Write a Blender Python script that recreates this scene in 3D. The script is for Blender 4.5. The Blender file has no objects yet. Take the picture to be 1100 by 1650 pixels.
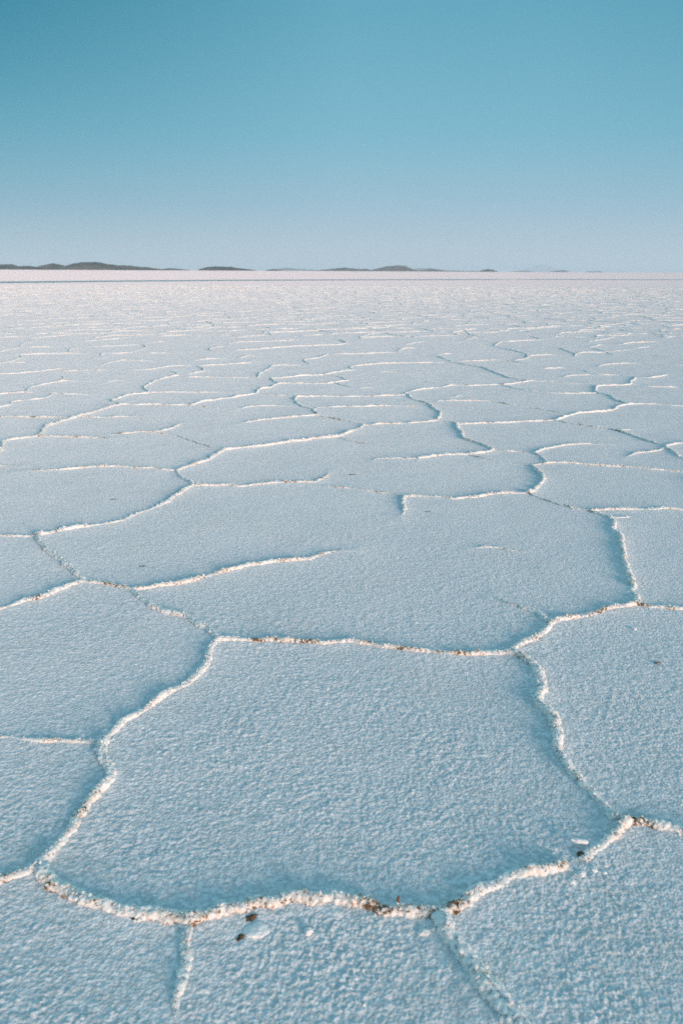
import bpy, math, random
import numpy as np
from mathutils import Matrix, Vector, kdtree
from mathutils.geometry import delaunay_2d_cdt

random.seed(7)
rng = np.random.default_rng(7)
S = bpy.context.scene
COL = S.collection

# ------------------------------------------------------------------ tuning
CAM_H = 1.5
FOC = 1283.0                      # focal length in photo pixels (28 mm on a 36 mm tall frame)
PITCH = math.radians(16.84)
ROLL = math.radians(0.27)
SUN_EL = math.radians(9.0)
SUN_DIR = Vector((0.56, -0.83, 0)).normalized()      # towards the sun, behind the camera and to the right
SUN_STRENGTH = 4.1
SUN_COLOR = (1.0, 0.715, 0.60)
SUN_ANGLE = 16.0
SKY_STRENGTH = 0.10
EXPOSURE = -0.04
HAZE = 4.2e-5
DOME = (.29, .64, .775)
NISH = (1.36, 1.64, 1.76)

# ------------------------------------------------------------------ camera
fwd = Vector((0, math.cos(PITCH), -math.sin(PITCH)))
right0 = Vector((1, 0, 0))
up0 = right0.cross(fwd)
rgt = right0 * math.cos(ROLL) + up0 * math.sin(ROLL)
upv = up0 * math.cos(ROLL) - right0 * math.sin(ROLL)
cam_d = bpy.data.cameras.new("camera")
cam_d.sensor_fit = 'VERTICAL'
cam_d.sensor_height = 36.0
cam_d.sensor_width = 24.0
cam_d.lens = 28.0
cam_d.clip_start = 0.05
cam_d.clip_end = 200000
cam_d.dof.use_dof = True
cam_d.dof.focus_distance = 4.0
cam_d.dof.aperture_fstop = 4.5
cam = bpy.data.objects.new("camera", cam_d)
COL.objects.link(cam)
M = Matrix.Identity(4)
for i in range(3):
    M[i][0] = rgt[i]; M[i][1] = upv[i]; M[i][2] = -fwd[i]
M[2][3] = CAM_H
cam.matrix_world = M
S.camera = cam


def at(px, py, z=0.012):
    """the place on the flat that the traced point stands on"""
    d = fwd + rgt * ((px - 550) / FOC) + upv * (-(py - 825) / FOC)
    t = (z - CAM_H) / d.z
    return (d.x * t, d.y * t)


def pixel_of(x, y, z=0.0):
    v = Vector((x, y, z - CAM_H))
    w = v.dot(fwd)
    if w <= 0.01:
        return None
    return (550 + FOC * v.dot(rgt) / w, 825 - FOC * v.dot(upv) / w)


# ------------------------------------------------------------------ noise
def _h(ix, iy, iz, seed):
    n = (ix.astype(np.int64) * 374761393 + iy.astype(np.int64) * 668265263
         + iz.astype(np.int64) * 2147483647 + seed * 974634777) & 0xFFFFFFFF
    n = ((n ^ (n >> 13)) * 1274126177) & 0xFFFFFFFF
    n = n ^ (n >> 16)
    n = (n * 2246822519) & 0xFFFFFFFF
    n = n ^ (n >> 15)
    return (n & 0xFFFFFF).astype(np.float64) / 0xFFFFFF


def vnoise2(x, y, seed):
    """gradient noise, about -0.7..0.7"""
    ix = np.floor(x); iy = np.floor(y)
    fx = x - ix; fy = y - iy
    ux = fx * fx * fx * (fx * (fx * 6 - 15) + 10)
    uy = fy * fy * fy * (fy * (fy * 6 - 15) + 10)
    z0 = np.zeros_like(ix)
    out = 0
    for dx in (0, 1):
        for dy in (0, 1):
            a = _h(ix + dx, iy + dy, z0, seed) * 2 * math.pi
            g = np.cos(a) * (fx - dx) + np.sin(a) * (fy - dy)
            w = (ux if dx else 1 - ux) * (uy if dy else 1 - uy)
            out = out + w * g
    return out


def noise1(s, seed):
    return vnoise2(s, np.full_like(s, seed * 3.17 + 0.37), seed)


def cell2(x, y, scale, seed):
    qx = x / scale; qy = y / scale
    bx = np.floor(qx); by = np.floor(qy)
    best = np.full(len(x), 9.0)
    z0 = np.zeros(len(x))
    for dx in (-1, 0, 1):
        for dy in (-1, 0, 1):
            cx = bx + dx; cy = by + dy
            d = (qx - cx - _h(cx, cy, z0, seed)) ** 2 + (qy - cy - _h(cx, cy, z0, seed + 1)) ** 2
            best = np.minimum(best, d)
    return np.sqrt(best)


def cell3(P, scale, seed):
    """distance to the nearest scattered point, in cells"""
    q = P / scale
    b = np.floor(q)
    best = np.full(len(P), 9.0)
    for dx in (-1, 0, 1):
        for dy in (-1, 0, 1):
            for dz in (-1, 0, 1):
                cx = b[:, 0] + dx; cy = b[:, 1] + dy; cz = b[:, 2] + dz
                ox = cx + 0.1 + 0.8 * _h(cx, cy, cz, seed)
                oy = cy + 0.1 + 0.8 * _h(cx, cy, cz, seed + 1)
                oz = cz + 0.1 + 0.8 * _h(cx, cy, cz, seed + 2)
                d = (q[:, 0] - ox) ** 2 + (q[:, 1] - oy) ** 2 + (q[:, 2] - oz) ** 2
                best = np.minimum(best, d)
    return np.sqrt(best)


# ------------------------------------------------------------------ mesh helper
def mesh_np(name, verts, quads, mat, smooth=True, tris=None):
    me = bpy.data.meshes.new(name)
    nv = len(verts)
    nq = len(quads)
    nt = 0 if tris is None else len(tris)
    me.vertices.add(nv)
    me.vertices.foreach_set("co", np.asarray(verts, dtype=np.float32).ravel())
    loops = np.asarray(quads, dtype=np.int32).ravel()
    starts = np.arange(nq, dtype=np.int32) * 4
    tot = np.full(nq, 4, dtype=np.int32)
    if nt:
        starts = np.concatenate([starts, len(loops) + np.arange(nt, dtype=np.int32) * 3])
        tot = np.concatenate([tot, np.full(nt, 3, dtype=np.int32)])
        loops = np.concatenate([loops, np.asarray(tris, dtype=np.int32).ravel()])
    me.loops.add(len(loops))
    me.loops.foreach_set("vertex_index", loops)
    me.polygons.add(nq + nt)
    me.polygons.foreach_set("loop_start", starts)
    me.polygons.foreach_set("loop_total", tot)
    me.polygons.foreach_set("use_smooth", np.concatenate([np.full(nq, smooth), np.zeros(nt, bool)]))
    me.update(calc_edges=True)
    me.validate()
    if mat:
        me.materials.append(mat)
    return me


def link(name, me, loc=(0, 0, 0)):
    o = bpy.data.objects.new(name, me)
    o.location = loc
    COL.objects.link(o)
    return o


# ------------------------------------------------------------------ materials
class N:
    def __init__(self, name):
        self.m = bpy.data.materials.new(name)
        self.m.use_nodes = True
        self.t = self.m.node_tree
        self.t.nodes.clear()
        self.out = self.t.nodes.new("ShaderNodeOutputMaterial")

    def n(self, kind, **kw):
        x = self.t.nodes.new(kind)
        for k, v in kw.items():
            if k.startswith("i_"):
                x.inputs[k[2:].replace("_", " ")].default_value = v
            else:
                setattr(x, k, v)
        return x

    def l(self, a, b):
        self.t.links.new(a, b)

    def math(self, op, a, b=None, clamp=False):
        x = self.n("ShaderNodeMath", operation=op, use_clamp=clamp)
        for i, v in enumerate((a, b)):
            if v is None:
                continue
            if isinstance(v, (int, float)):
                x.inputs[i].default_value = v
            else:
                self.l(v, x.inputs[i])
        return x.outputs[0]

    def ramp(self, fac, stops):
        r = self.n("ShaderNodeValToRGB")
        e = r.color_ramp.elements
        while len(e) < len(stops):
            e.new(0.5)
        for i, (p, c) in enumerate(stops):
            e[i].position = p
            e[i].color = (c, c, c, 1) if isinstance(c, (int, float)) else (*c, 1)
        self.l(fac, r.inputs[0])
        return r.outputs[0]

    def mix(self, fac, a, b):
        x = self.n("ShaderNodeMix", data_type='RGBA')
        for sock, v in ((x.inputs[0], fac), (x.inputs[6], a), (x.inputs[7], b)):
            if isinstance(v, (int, float)):
                sock.default_value = v
            elif isinstance(v, tuple):
                sock.default_value = (*v, 1)
            else:
                self.l(v, sock)
        return x.outputs[2]

    def noise(self, vec, scale, detail=3, rough=0.5):
        x = self.n("ShaderNodeTexNoise")
        x.inputs["Scale"].default_value = scale
        x.inputs["Detail"].default_value = detail
        x.inputs["Roughness"].default_value = rough
        self.l(vec, x.inputs["Vector"])
        return x.outputs[0]


def salt_ground():
    a = N("salt crust")
    geo = a.n("ShaderNodeNewGeometry")
    p = geo.outputs["Position"]
    big = a.noise(p, 0.9, 4, 0.55)
    mid = a.noise(p, 9.0, 3, 0.6)
    fine = a.noise(p, 70.0, 3, 0.6)
    grit = a.noise(p, 240.0, 2, 0.6)
    vor = a.n("ShaderNodeTexVoronoi")
    vor.inputs["Scale"].default_value = 115.0
    a.l(p, vor.inputs["Vector"])
    cryst = a.math('SUBTRACT', 1.0, vor.outputs["Distance"])
    col = a.mix(a.ramp(big, [(0.3, 0), (0.7, 1)]), (0.50, 0.56, 0.575), (0.61, 0.645, 0.65))
    col = a.mix(a.ramp(mid, [(0.35, 0.6), (0.6, 0)]), col, (0.58, 0.63, 0.65))
    col = a.mix(a.ramp(fine, [(0.46, 0), (0.62, 0.95)]), col, (0.86, 0.86, 0.86))
    col = a.mix(a.ramp(a.noise(p, 30.0, 3, 0.65), [(0.50, 0), (0.66, 0.75)]), col, (0.78, 0.78, 0.78))
    stain = a.math('MULTIPLY', a.ramp(a.noise(p, 2.1, 4, 0.6), [(0.52, 0), (0.72, 1)]), a.ramp(a.noise(p, 26.0, 3, 0.6), [(0.35, 0), (0.65, .45)]))
    col = a.mix(stain, col, (0.60, 0.565, 0.52))
    speck = a.noise(p, 38.0, 2, 0.7)
    col = a.mix(a.ramp(vor.outputs['Distance'], [(.12, .75), (.42, 0)]), col, (0.86, 0.85, 0.84))
    sm = a.math('MULTIPLY', a.ramp(speck, [(0.735, 0), (0.78, 1)]), a.ramp(mid, [(0.45, 0), (0.62, 0.7)]))
    col = a.mix(sm, col, (0.30, 0.29, 0.27))
    # pink low sunlight on the far crust, put into its colour by distance
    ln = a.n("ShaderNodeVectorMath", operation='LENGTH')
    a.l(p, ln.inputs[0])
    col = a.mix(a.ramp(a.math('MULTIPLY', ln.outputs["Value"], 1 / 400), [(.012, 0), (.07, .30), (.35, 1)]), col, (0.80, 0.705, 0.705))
    b1 = a.n("ShaderNodeBump"); b1.inputs["Strength"].default_value = 0.9
    b1.inputs["Distance"].default_value = 0.003
    a.l(a.math('ADD', a.math('ADD', fine, a.math('MULTIPLY', cryst, 0.8)), a.math('MULTIPLY', grit, 0.4)), b1.inputs["Height"])
    bs = a.n("ShaderNodeBsdfPrincipled")
    a.l(col, bs.inputs["Base Color"])
    bs.inputs["Roughness"].default_value = 0.85
    bs.inputs["Diffuse Roughness"].default_value = 0.7
    bs.inputs["Specular IOR Level"].default_value = 0.15
    a.l(b1.outputs[0], bs.inputs["Normal"])
    a.l(bs.outputs[0], a.out.inputs["Surface"])
    return a.m


def salt_ridge_mat():
    a = N("ridge salt")
    geo = a.n("ShaderNodeNewGeometry")
    p = geo.outputs["Position"]
    at_ = a.n("ShaderNodeAttribute", attribute_type='OBJECT', attribute_name="dirt")
    dirt = at_.outputs["Fac"]
    patch = a.noise(p, 9.0, 2, 0.5)
    crumbs = a.noise(p, 75.0, 3, 0.65)
    m = a.math('ADD', a.math('MULTIPLY', patch, 0.55), a.math('MULTIPLY', crumbs, 0.62))
    m = a.math('ADD', m, a.math('MULTIPLY', dirt, 0.16))
    f = a.ramp(m, [(0.765, 0), (0.815, 1)])
    tint = a.ramp(m, [(0.66, 0), (0.78, 1)])
    col = a.mix(a.math('MULTIPLY', tint, 0.5), (0.91, 0.85, 0.80), (0.75, 0.50, 0.32))
    brown = a.mix(a.noise(p, 120, 2), (0.08, 0.052, 0.04), (0.36, 0.21, 0.11))
    col = a.mix(f, col, brown)
    g = a.noise(p, 210.0, 3, 0.6)
    b1 = a.n("ShaderNodeBump"); b1.inputs["Strength"].default_value = 0.5
    b1.inputs["Distance"].default_value = 0.003
    a.l(g, b1.inputs["Height"])
    bs = a.n("ShaderNodeBsdfPrincipled")
    a.l(col, bs.inputs["Base Color"])
    bs.inputs["Roughness"].default_value = 0.6
    bs.inputs["Diffuse Roughness"].default_value = 0.6
    bs.inputs["Subsurface Weight"].default_value = 0.75
    bs.inputs["Subsurface Radius"].default_value = (1.0, 0.85, 0.75)
    bs.inputs["Subsurface Scale"].default_value = 0.014
    bs.inputs["Specular IOR Level"].default_value = 0.25
    a.l(b1.outputs[0], bs.inputs["Normal"])
    a.l(bs.outputs[0], a.out.inputs["Surface"])
    return a.m


def rock_mat(name, c1, c2, scale, rough=0.9, bump=0.5, dist=0.004):
    a = N(name)
    tc = a.n("ShaderNodeNewGeometry")
    p = tc.outputs["Position"]
    col = a.mix(a.ramp(a.noise(p, scale, 5, 0.6), [(0.35, 0), (0.65, 1)]), c1, c2)
    b1 = a.n("ShaderNodeBump"); b1.inputs["Strength"].default_value = bump
    b1.inputs["Distance"].default_value = dist
    a.l(a.noise(p, scale * 2.5, 4, 0.6), b1.inputs["Height"])
    bs = a.n("ShaderNodeBsdfPrincipled")
    a.l(col, bs.inputs["Base Color"])
    bs.inputs["Roughness"].default_value = rough
    bs.inputs["Specular IOR Level"].default_value = 0.15
    a.l(b1.outputs[0], bs.inputs["Normal"])
    a.l(bs.outputs[0], a.out.inputs["Surface"])
    return a.m


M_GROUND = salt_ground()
M_RIDGE = salt_ridge_mat()
M_MUD = rock_mat("dark mud", (0.045, 0.030, 0.024), (0.26, 0.15, 0.09), 110)
M_CRUMB = rock_mat("salt crumb", (0.78, 0.75, 0.72), (0.90, 0.88, 0.86), 80)
M_GREY = rock_mat("grey flake", (0.16, 0.14, 0.12), (0.34, 0.30, 0.26), 60)
M_WET = rock_mat("wet salt track", (0.46, 0.51, 0.50), (0.56, 0.60, 0.58), 0.4, rough=0.6, dist=0.01)
M_HILL = rock_mat("scrub hill", (0.03, 0.03, 0.026), (0.20, 0.145, 0.098), 0.006, bump=0.8, dist=6)

# ------------------------------------------------------------------ traced ridges
# (size, dirt, taper at start, taper at end, label or None, traced points)
R = [
 (1.15,.62,0,0,"dirt flecked salt ridge along the lower left edge of the nearest plate", [(62,1392),(80,1408),(105,1425),(140,1445),(175,1462),(215,1468),(250,1472),(285,1476),(308,1479)]),
 (1.25,1.05,0,0,"thick crumbly salt ridge with dark brown mud along the nearest plate's front edge", [(300,1481),(350,1474),(380,1468),(398,1457),(414,1450),(453,1447),(491,1446),(537,1448),(582,1450),(605,1455),(624,1461),(655,1464),(685,1468),(706,1471)]),
 (1.2,.6,0,0,"stout cream ridge slanting up right from the nearest plate's front corner to a break", [(706,1473),(730,1460),(760,1441),(790,1426),(825,1411),(860,1404),(890,1397),(913,1393)]),
 (1.15,.45,0,0,"short lumpy cream ridge between the muddy break and the right hand junction", [(937,1384),(950,1370),(970,1357),(990,1342),(1003,1328),(1010,1321)]),
 (.95,.8,0,0,"muddy edged ridge running off the right side of the photo below the long winding ridge", [(1010,1321),(1035,1322),(1060,1328),(1085,1335),(1110,1340),(1170,1356)]),
 (1.3,.4,0,0,"long winding knobbly ridge down the right side of the nearest plate", [(820,1051),(831,1054),(845,1061),(860,1071),(868,1084),(870,1098),(874,1109),(870,1119),(867,1131),(878,1144),(889,1158),(896,1174),(898,1189),(894,1204),(901,1222),(909,1234),(925,1249),(950,1272),(975,1297),(992,1320)]),
 (.95,.75,0,0,"straight brown speckled ridge along the far edge of the nearest plate", [(352,1029),(400,1029),(435,1030),(480,1032),(525,1034),(560,1032),(590,1035),(630,1041),(685,1049),(735,1051),(770,1051),(820,1051)]),
 (1.0,.3,0,0,"clean white ridge curving down the upper left edge of the nearest plate", [(352,1029),(341,1042),(332,1062),(320,1080),(300,1097),(265,1117),(240,1135),(215,1152),(190,1170),(170,1190)]),
 (1.05,.25,0,0,"white lumpy ridge on the nearest plate's left edge below the thin side ridge", [(170,1190),(164,1208),(174,1232),(173,1252),(160,1270),(142,1295),(125,1320),(100,1350),(75,1382),(62,1392)]),
 (.5,.35,0,0,"thin low ridge coming in from the left side to the nearest plate's edge", [(-60,1181),(0,1184),(30,1185),(65,1190),(90,1192),(120,1192),(155,1194),(168,1193)]),
 (1.1,.8,0,0,"rusty speckled ridge leaving the nearest plate's left corner off the left side", [(62,1392),(40,1402),(20,1410),(0,1420),(-60,1437)]),
 (1.5,.05,0,0,"pale ridge running out of the bottom of the photo below the front corner", [(709,1474),(722,1505),(737,1525),(750,1550),(765,1575),(790,1600),(810,1625),(835,1648),(868,1685)]),
 (.62,.05,0,1,"faint narrow white ridge running down from the muddy front ridge and dying out", [(306,1482),(300,1515),(303,1537),(295,1565),(287,1600),(281,1636),(276,1675)]),
 (1.1,.3,0,0,"greyish ridge descending right to the far left corner of the nearest plate", [(214,949),(230,965),(255,981),(280,987),(310,997),(332,1010),(352,1029)]),
 (.75,.9,0,0,"short mud darkened ridge joining two junctions left of the rusty spur", [(132,935),(150,937),(175,940),(195,943),(214,949)]),
 (.95,.62,0,1,"long rusty patched spur ridge ending in the open middle of a wide plate", [(214,949),(240,945),(270,941),(300,935),(330,927),(360,920),(400,910),(435,904),(480,901),(505,896),(525,889),(547,885),(570,884)]),
 (.95,.45,0,0,"cream ridge sloping down off the left side of the photo beneath the zigzag grey ridge", [(132,935),(110,943),(90,950),(65,960),(40,966),(20,973),(0,980),(-60,995)]),
 (1.15,.35,0,0,"zigzag grey white ridge between two left hand junctions", [(60,862),(70,880),(90,895),(110,912),(130,928),(132,935)]),
 (.6,.4,0,0,"short beaded ridge from the left side to the start of the zigzag grey ridge", [(-60,858),(0,862),(30,862),(60,862)]),
 (.95,.18,0,0,"clean white ridge sweeping up right from the zigzag grey ridge to a three way junction", [(60,862),(94,854),(135,847),(175,842),(195,837),(215,829),(242,819),(266,809),(286,795),(311,781)]),
 (.85,.3,0,0,"stubby ridge between two close junctions at the top of the sweeping white ridge", [(285,757),(293,767),(304,775),(311,781)]),
 (.75,.5,0,1,"gently waving ridge with an upturned hooked right end", [(311,781),(340,781),(370,780),(385,782),(415,779),(452,776),(500,775),(513,772),(526,765),(531,757)]),
 (.45,.75,1,0,"beaded broken ridge running right from below the hooked ridge end", [(505,779),(513,781),(540,783),(567,785),(597,790),(627,793),(649,798)]),
 (.8,.1,0,1,"tiny upright white spur hanging down from a long level ridge", [(651,798),(649,809),(652,817),(646,830)]),
 (.75,.4,0,0,"level white ridge between the tiny spur and the dark cornered bend", [(651,798),(684,798),(711,799),(730,802),(750,800),(770,799),(797,794),(821,793),(849,794)]),
 (.95,.4,0,0,"hooked ridge bulging right around the shadowed end of a plate", [(850,794),(864,785),(876,770),(864,757),(857,749)]),
 (.6,.5,0,0,"thin shadowed ridge descending right towards the winding upright ridge", [(852,794),(871,801),(895,809),(918,816),(949,822),(981,832)]),
 (1.1,.3,0,0,"winding upright ridge with a dark left flank near the right side", [(981,832),(989,842),(989,854),(1002,866),(1001,878),(1007,895),(1006,911),(1017,932),(1017,948),(1024,957),(1026,971)]),
 (.75,.35,0,0,"white ridge running right out of the photo above the winding upright ridge", [(951,822),(972,820),(1009,819),(1046,819),(1073,818),(1098,820),(1150,826)]),
 (.4,.1,0,1,"faint short spur pointing right from the top of the winding upright ridge", [(984,832),(1002,832),(1022,830)]),
 (1.1,.55,0,0,"thick lumpy ridge climbing right from the nearest plate's far right corner", [(822,1050),(837,1036),(855,1030),(875,1016),(890,1001),(905,997),(935,990),(960,986),(980,980),(1010,975),(1027,971)]),
 (.8,.2,1,0,"thin faint spur slanting down into the thick climbing ridge", [(793,960),(820,970),(850,981),(870,989),(884,1000)]),
 (.75,.8,0,0,"rusty tan ridge running level off the right side of the photo", [(1027,972),(1050,975),(1075,977),(1100,978),(1160,984)]),
 (.5,.0,1,1,"faint detached white streak in the open wide plate", [(757,881),(780,879),(804,880),(821,884),(841,886)]),
 (.6,.2,0,1,"short white stub entering from the left side above a long beaded ridge", [(-50,748),(0,749),(32,749)]),
 (.7,.5,1,0,"long level beaded ridge on the left, fading out at its left end", [(27,758),(81,756),(101,755),(148,751),(182,750),(215,752),(249,753),(262,755),(285,757)]),
 (.95,.25,0,0,"long bright diagonal ridge through the left centre of the flat", [(285,757),(309,749),(336,739),(353,729),(365,724),(399,720),(432,716),(466,711),(486,709),(516,705),(543,702),(567,694),(580,689),(587,684)]),
 (.55,.5,0,0,"thin dotted ridge falling right into the long bright diagonal ridge", [(247,696),(269,699),(289,702),(306,708),(330,716),(357,725)]),
 (.6,.1,0,1,"curved white spur lifting to a point above a dotted ridge", [(247,696),(269,691),(283,686),(293,680)]),
 (.6,.8,1,0,"short brown flecked ridge leading into the curved white spur", [(178,698),(202,697),(225,695),(247,696)]),
 (.65,.6,0,1,"level ridge trailing right from the foot of the left diagonal ridge", [(61,702),(87,702),(118,703),(148,704),(190,705)]),
 (1.0,.15,0,0,"bright diagonal ridge climbing from the left side in a stepped line", [(-30,752),(0,729),(5,719),(10,709),(30,706),(61,702),(69,696),(74,687),(91,681),(114,674),(135,668),(155,662),(182,654),(194,652)]),
 (.65,.7,0,0,"brown flecked level ridge from the left side to the stepped diagonal", [(-40,673),(0,671),(10,670),(24,670),(50,671),(84,671),(116,673)]),
 (.55,.4,0,1,"level ridge trailing right from the middle of the stepped diagonal", [(133,670),(168,671),(202,670),(231,670)]),
 (.7,.5,0,0,"level ridge linking the stepped diagonal to a slanting ridge", [(194,651),(222,651),(252,650),(276,651),(308,652)]),
 (.9,.2,0,0,"slanting white ridge rising right to the left centre junction", [(308,652),(326,646),(350,643),(370,640),(385,637),(409,633),(419,626),(436,623),(452,617)]),
 (.4,.4,0,1,"faint stub trailing down right from the slanting white ridge", [(313,652),(336,655),(358,658)]),
 (.85,.2,0,0,"kinked white ridge stepping up right beyond the stepped diagonal", [(194,651),(182,645),(195,639),(212,635),(236,632),(234,625),(240,617),(257,611),(287,604)]),
 (.6,.4,0,1,"long level ridge trailing right from the kinked white ridge", [(236,632),(269,631),(303,631),(346,631),(374,631)]),
 (.55,.5,0,1,"long dotted level ridge from the left side, under a bowed ridge", [(-40,635),(0,634),(20,632),(44,631),(84,632),(118,634),(166,634)]),
 (.75,.2,0,1,"bowed white ridge rising from the long dotted level ridge", [(40,631),(54,623),(74,618),(101,613),(142,613)]),
 (.75,.3,0,0,"stepped ridge rising from the left side to the long dotted level ridge", [(-30,661),(0,655),(15,651),(20,647),(40,644),(67,642),(81,635),(87,632)]),
 (.5,.2,1,1,"short detached white ridge right of the bowed white ridge", [(168,616),(185,613),(207,613)]),
 (.55,.2,1,1,"detached gently arched white ridge above a longer straight white ridge", [(370,660),(392,656),(415,653),(442,652),(475,653)]),
 (.75,.3,1,0,"long straight white ridge tapering to the left below the arched ridge", [(380,682),(412,677),(446,673),(479,670),(510,668)]),
 (.75,.5,0,1,"angular ridge rising then running level right to a long faded end", [(510,668),(510,657),(540,655),(580,654),(621,653),(658,653),(690,654)]),
 (.8,.35,0,0,"hooked ridge with a sharp upper corner and a long level arm right", [(508,659),(489,654),(478,649),(476,640),(481,638),(506,638),(537,638),(574,638),(614,637),(652,635)]),
 (.45,.6,0,0,"thin dotted ridge falling right towards the sharp cornered hook", [(410,633),(439,635),(474,638)]),
 (.7,.4,0,0,"level ridge running right from the left centre junction", [(452,617),(483,617),(516,617),(540,615),(561,612)]),
 (.45,.8,0,0,"thin brown ridge descending right to the top of the bright diagonal", [(511,669),(540,674),(567,679),(587,683)]),
 (.75,.4,0,0,"level ridge continuing right from the top of the bright diagonal", [(587,684),(614,682),(648,681),(678,679),(703,677)]),
 (.4,.7,0,1,"thin dark ridge trailing down right under the bright diagonal's end", [(543,702),(563,709),(594,714),(621,718),(643,718)]),
 (.55,.4,1,0,"thin level ridge with a faded left tip, leading into a stronger white one", [(598,740),(614,737),(641,737),(673,738)]),
 (.85,.25,0,0,"strong white ridge running right to the bottom of a kinked ridge", [(673,738),(695,734),(722,732),(740,731),(760,730),(780,728),(795,723)]),
 (.9,.35,0,0,"kinked ridge with a shadowed left side stepping down right", [(737,682),(737,689),(743,696),(747,706),(764,711),(780,717),(795,723)]),
 (.75,.45,0,0,"long level ridge running right from the head of the kinked shadowed ridge", [(737,682),(774,681),(811,680),(844,678),(875,677),(895,676)]),
 (.9,.2,0,0,"bright ridge rising right from a four way junction in the right half", [(895,676),(912,670),(939,664),(972,662),(987,660)]),
 (.75,.3,0,0,"ridge stepping up then running level to the right side", [(987,660),(996,654),(1016,650),(1050,650),(1083,653),(1140,655)]),
 (.85,.3,0,0,"zigzag ridge with a rounded left bend near the right side", [(1016,650),(996,644),(979,637),(962,632),(959,625),(965,621),(999,620),(1013,618),(1019,613),(1019,607)]),
 (.65,.6,0,0,"long thin shadowed ridge descending right to a dark junction at the right side", [(895,677),(918,681),(952,686),(986,691),(1013,699),(1039,708),(1071,718)]),
 (.4,.1,0,1,"faint branch running right off the long thin shadowed ridge", [(987,692),(1016,691),(1035,689)]),
 (.85,.25,0,0,"short bright ridge rising to the right side from the dark junction", [(1071,718),(1083,715),(1100,713),(1150,710)]),
 (.8,.3,0,0,"short ridge falling to the right side from the dark junction", [(1071,719),(1087,729),(1100,737),(1140,752)]),
 (.6,.2,1,0,"thin curved ridge with a pointed left tip reaching the dark junction", [(1007,735),(1026,728),(1053,726),(1071,721)]),
 (.7,.15,0,1,"arched white ridge with a long faded right tip", [(861,730),(871,724),(895,719),(918,715),(949,714),(982,714)]),
 (.7,.4,0,0,"short shadowed ridge descending right from the arched white ridge", [(861,730),(871,734),(881,744)]),
 (.5,.4,0,0,"thin level ridge between the kinked shadowed ridge and the arched one", [(795,723),(824,726),(848,728),(861,730)]),
 (.5,.6,0,0,"thin dotted ridge falling right to the top of the bulging hook", [(758,732),(780,738),(807,743),(838,746),(857,749)]),
 (.7,.5,0,0,"long dotted ridge sloping gently from the bulging hook to the right side", [(857,749),(878,745),(902,744),(932,746),(972,749),(1016,751),(1050,755),(1087,758),(1150,764)]),
 (.45,.6,0,0,"short faint link left of the head of the kinked shadowed ridge", [(704,677),(722,678),(737,682)]),
 (.85,.35,0,0,"short hook shaped ridge curving down beside a shadowed plate end", [(692,651),(701,659),(710,665),(704,677)]),
 (.7,.4,0,0,"short shadowed ridge stepping down right to the small hook shaped ridge", [(653,634),(668,642),(692,651)]),
 (.8,.25,0,0,"white ridge running up right from a sharp left corner", [(653,633),(674,627),(701,624),(726,620)]),
 (.65,.4,0,0,"level ridge continuing right to a bright pointed tip", [(726,620),(764,620),(809,619)]),
 (.8,.45,0,0,"long ridge descending right in steps with shadow below it", [(726,583),(747,587),(774,591),(794,598),(821,608),(848,613),(828,617),(809,619)]),
 (.6,.4,0,0,"thin ridge bowing down right to the rounded zigzag bend", [(810,620),(834,625),(865,630),(898,633),(932,633),(960,633)]),
 (.5,.5,0,1,"faint dotted ridge running right above the thin bowed ridge", [(849,613),(888,614),(922,617),(946,617)]),
 (.55,.5,0,0,"long wavy ridge from the hook descending right to the bright rising ridge", [(692,647),(722,645),(754,645),(787,645),(817,650),(844,654),(871,659),(912,666)]),
 (.5,.1,1,1,"small white hooked fragment inside a plate right of centre", [(722,639),(736,638),(743,635),(741,633)]),
 (.5,.4,0,0,"level dotted ridge from the zigzag bend to the right side", [(1021,619),(1046,622),(1087,623),(1140,625)]),
 (.45,.6,1,0,"thin dark ridge descending right to the sharp cornered white ridge", [(674,613),(698,616),(724,620)]),
 (.4,.5,0,1,"thin faint ridge trailing right below the centre junction", [(540,616),(567,623),(600,625),(622,628)]),
 (.8,.2,0,0,"white ridge rising right to a pointed end above the left centre junction", [(437,609),(483,605),(520,603),(553,597),(572,596)]),
 (.6,.4,0,0,"short ridge dropping right from the white rising ridge", [(521,603),(547,607),(561,612)]),
 (.75,.2,0,0,"tiny bent ridge joining the left centre junction to the ridge above", [(452,617),(441,614),(437,609)]),
 (.75,.2,0,1,"curved ridge bending up and running level right", [(417,607),(422,599),(437,593),(442,588),(473,588),(495,588)]),
 (.5,.5,0,0,"level dotted ridge joining the curved bend to its right neighbour", [(360,607),(389,608),(415,608),(435,609)]),
]
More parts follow.
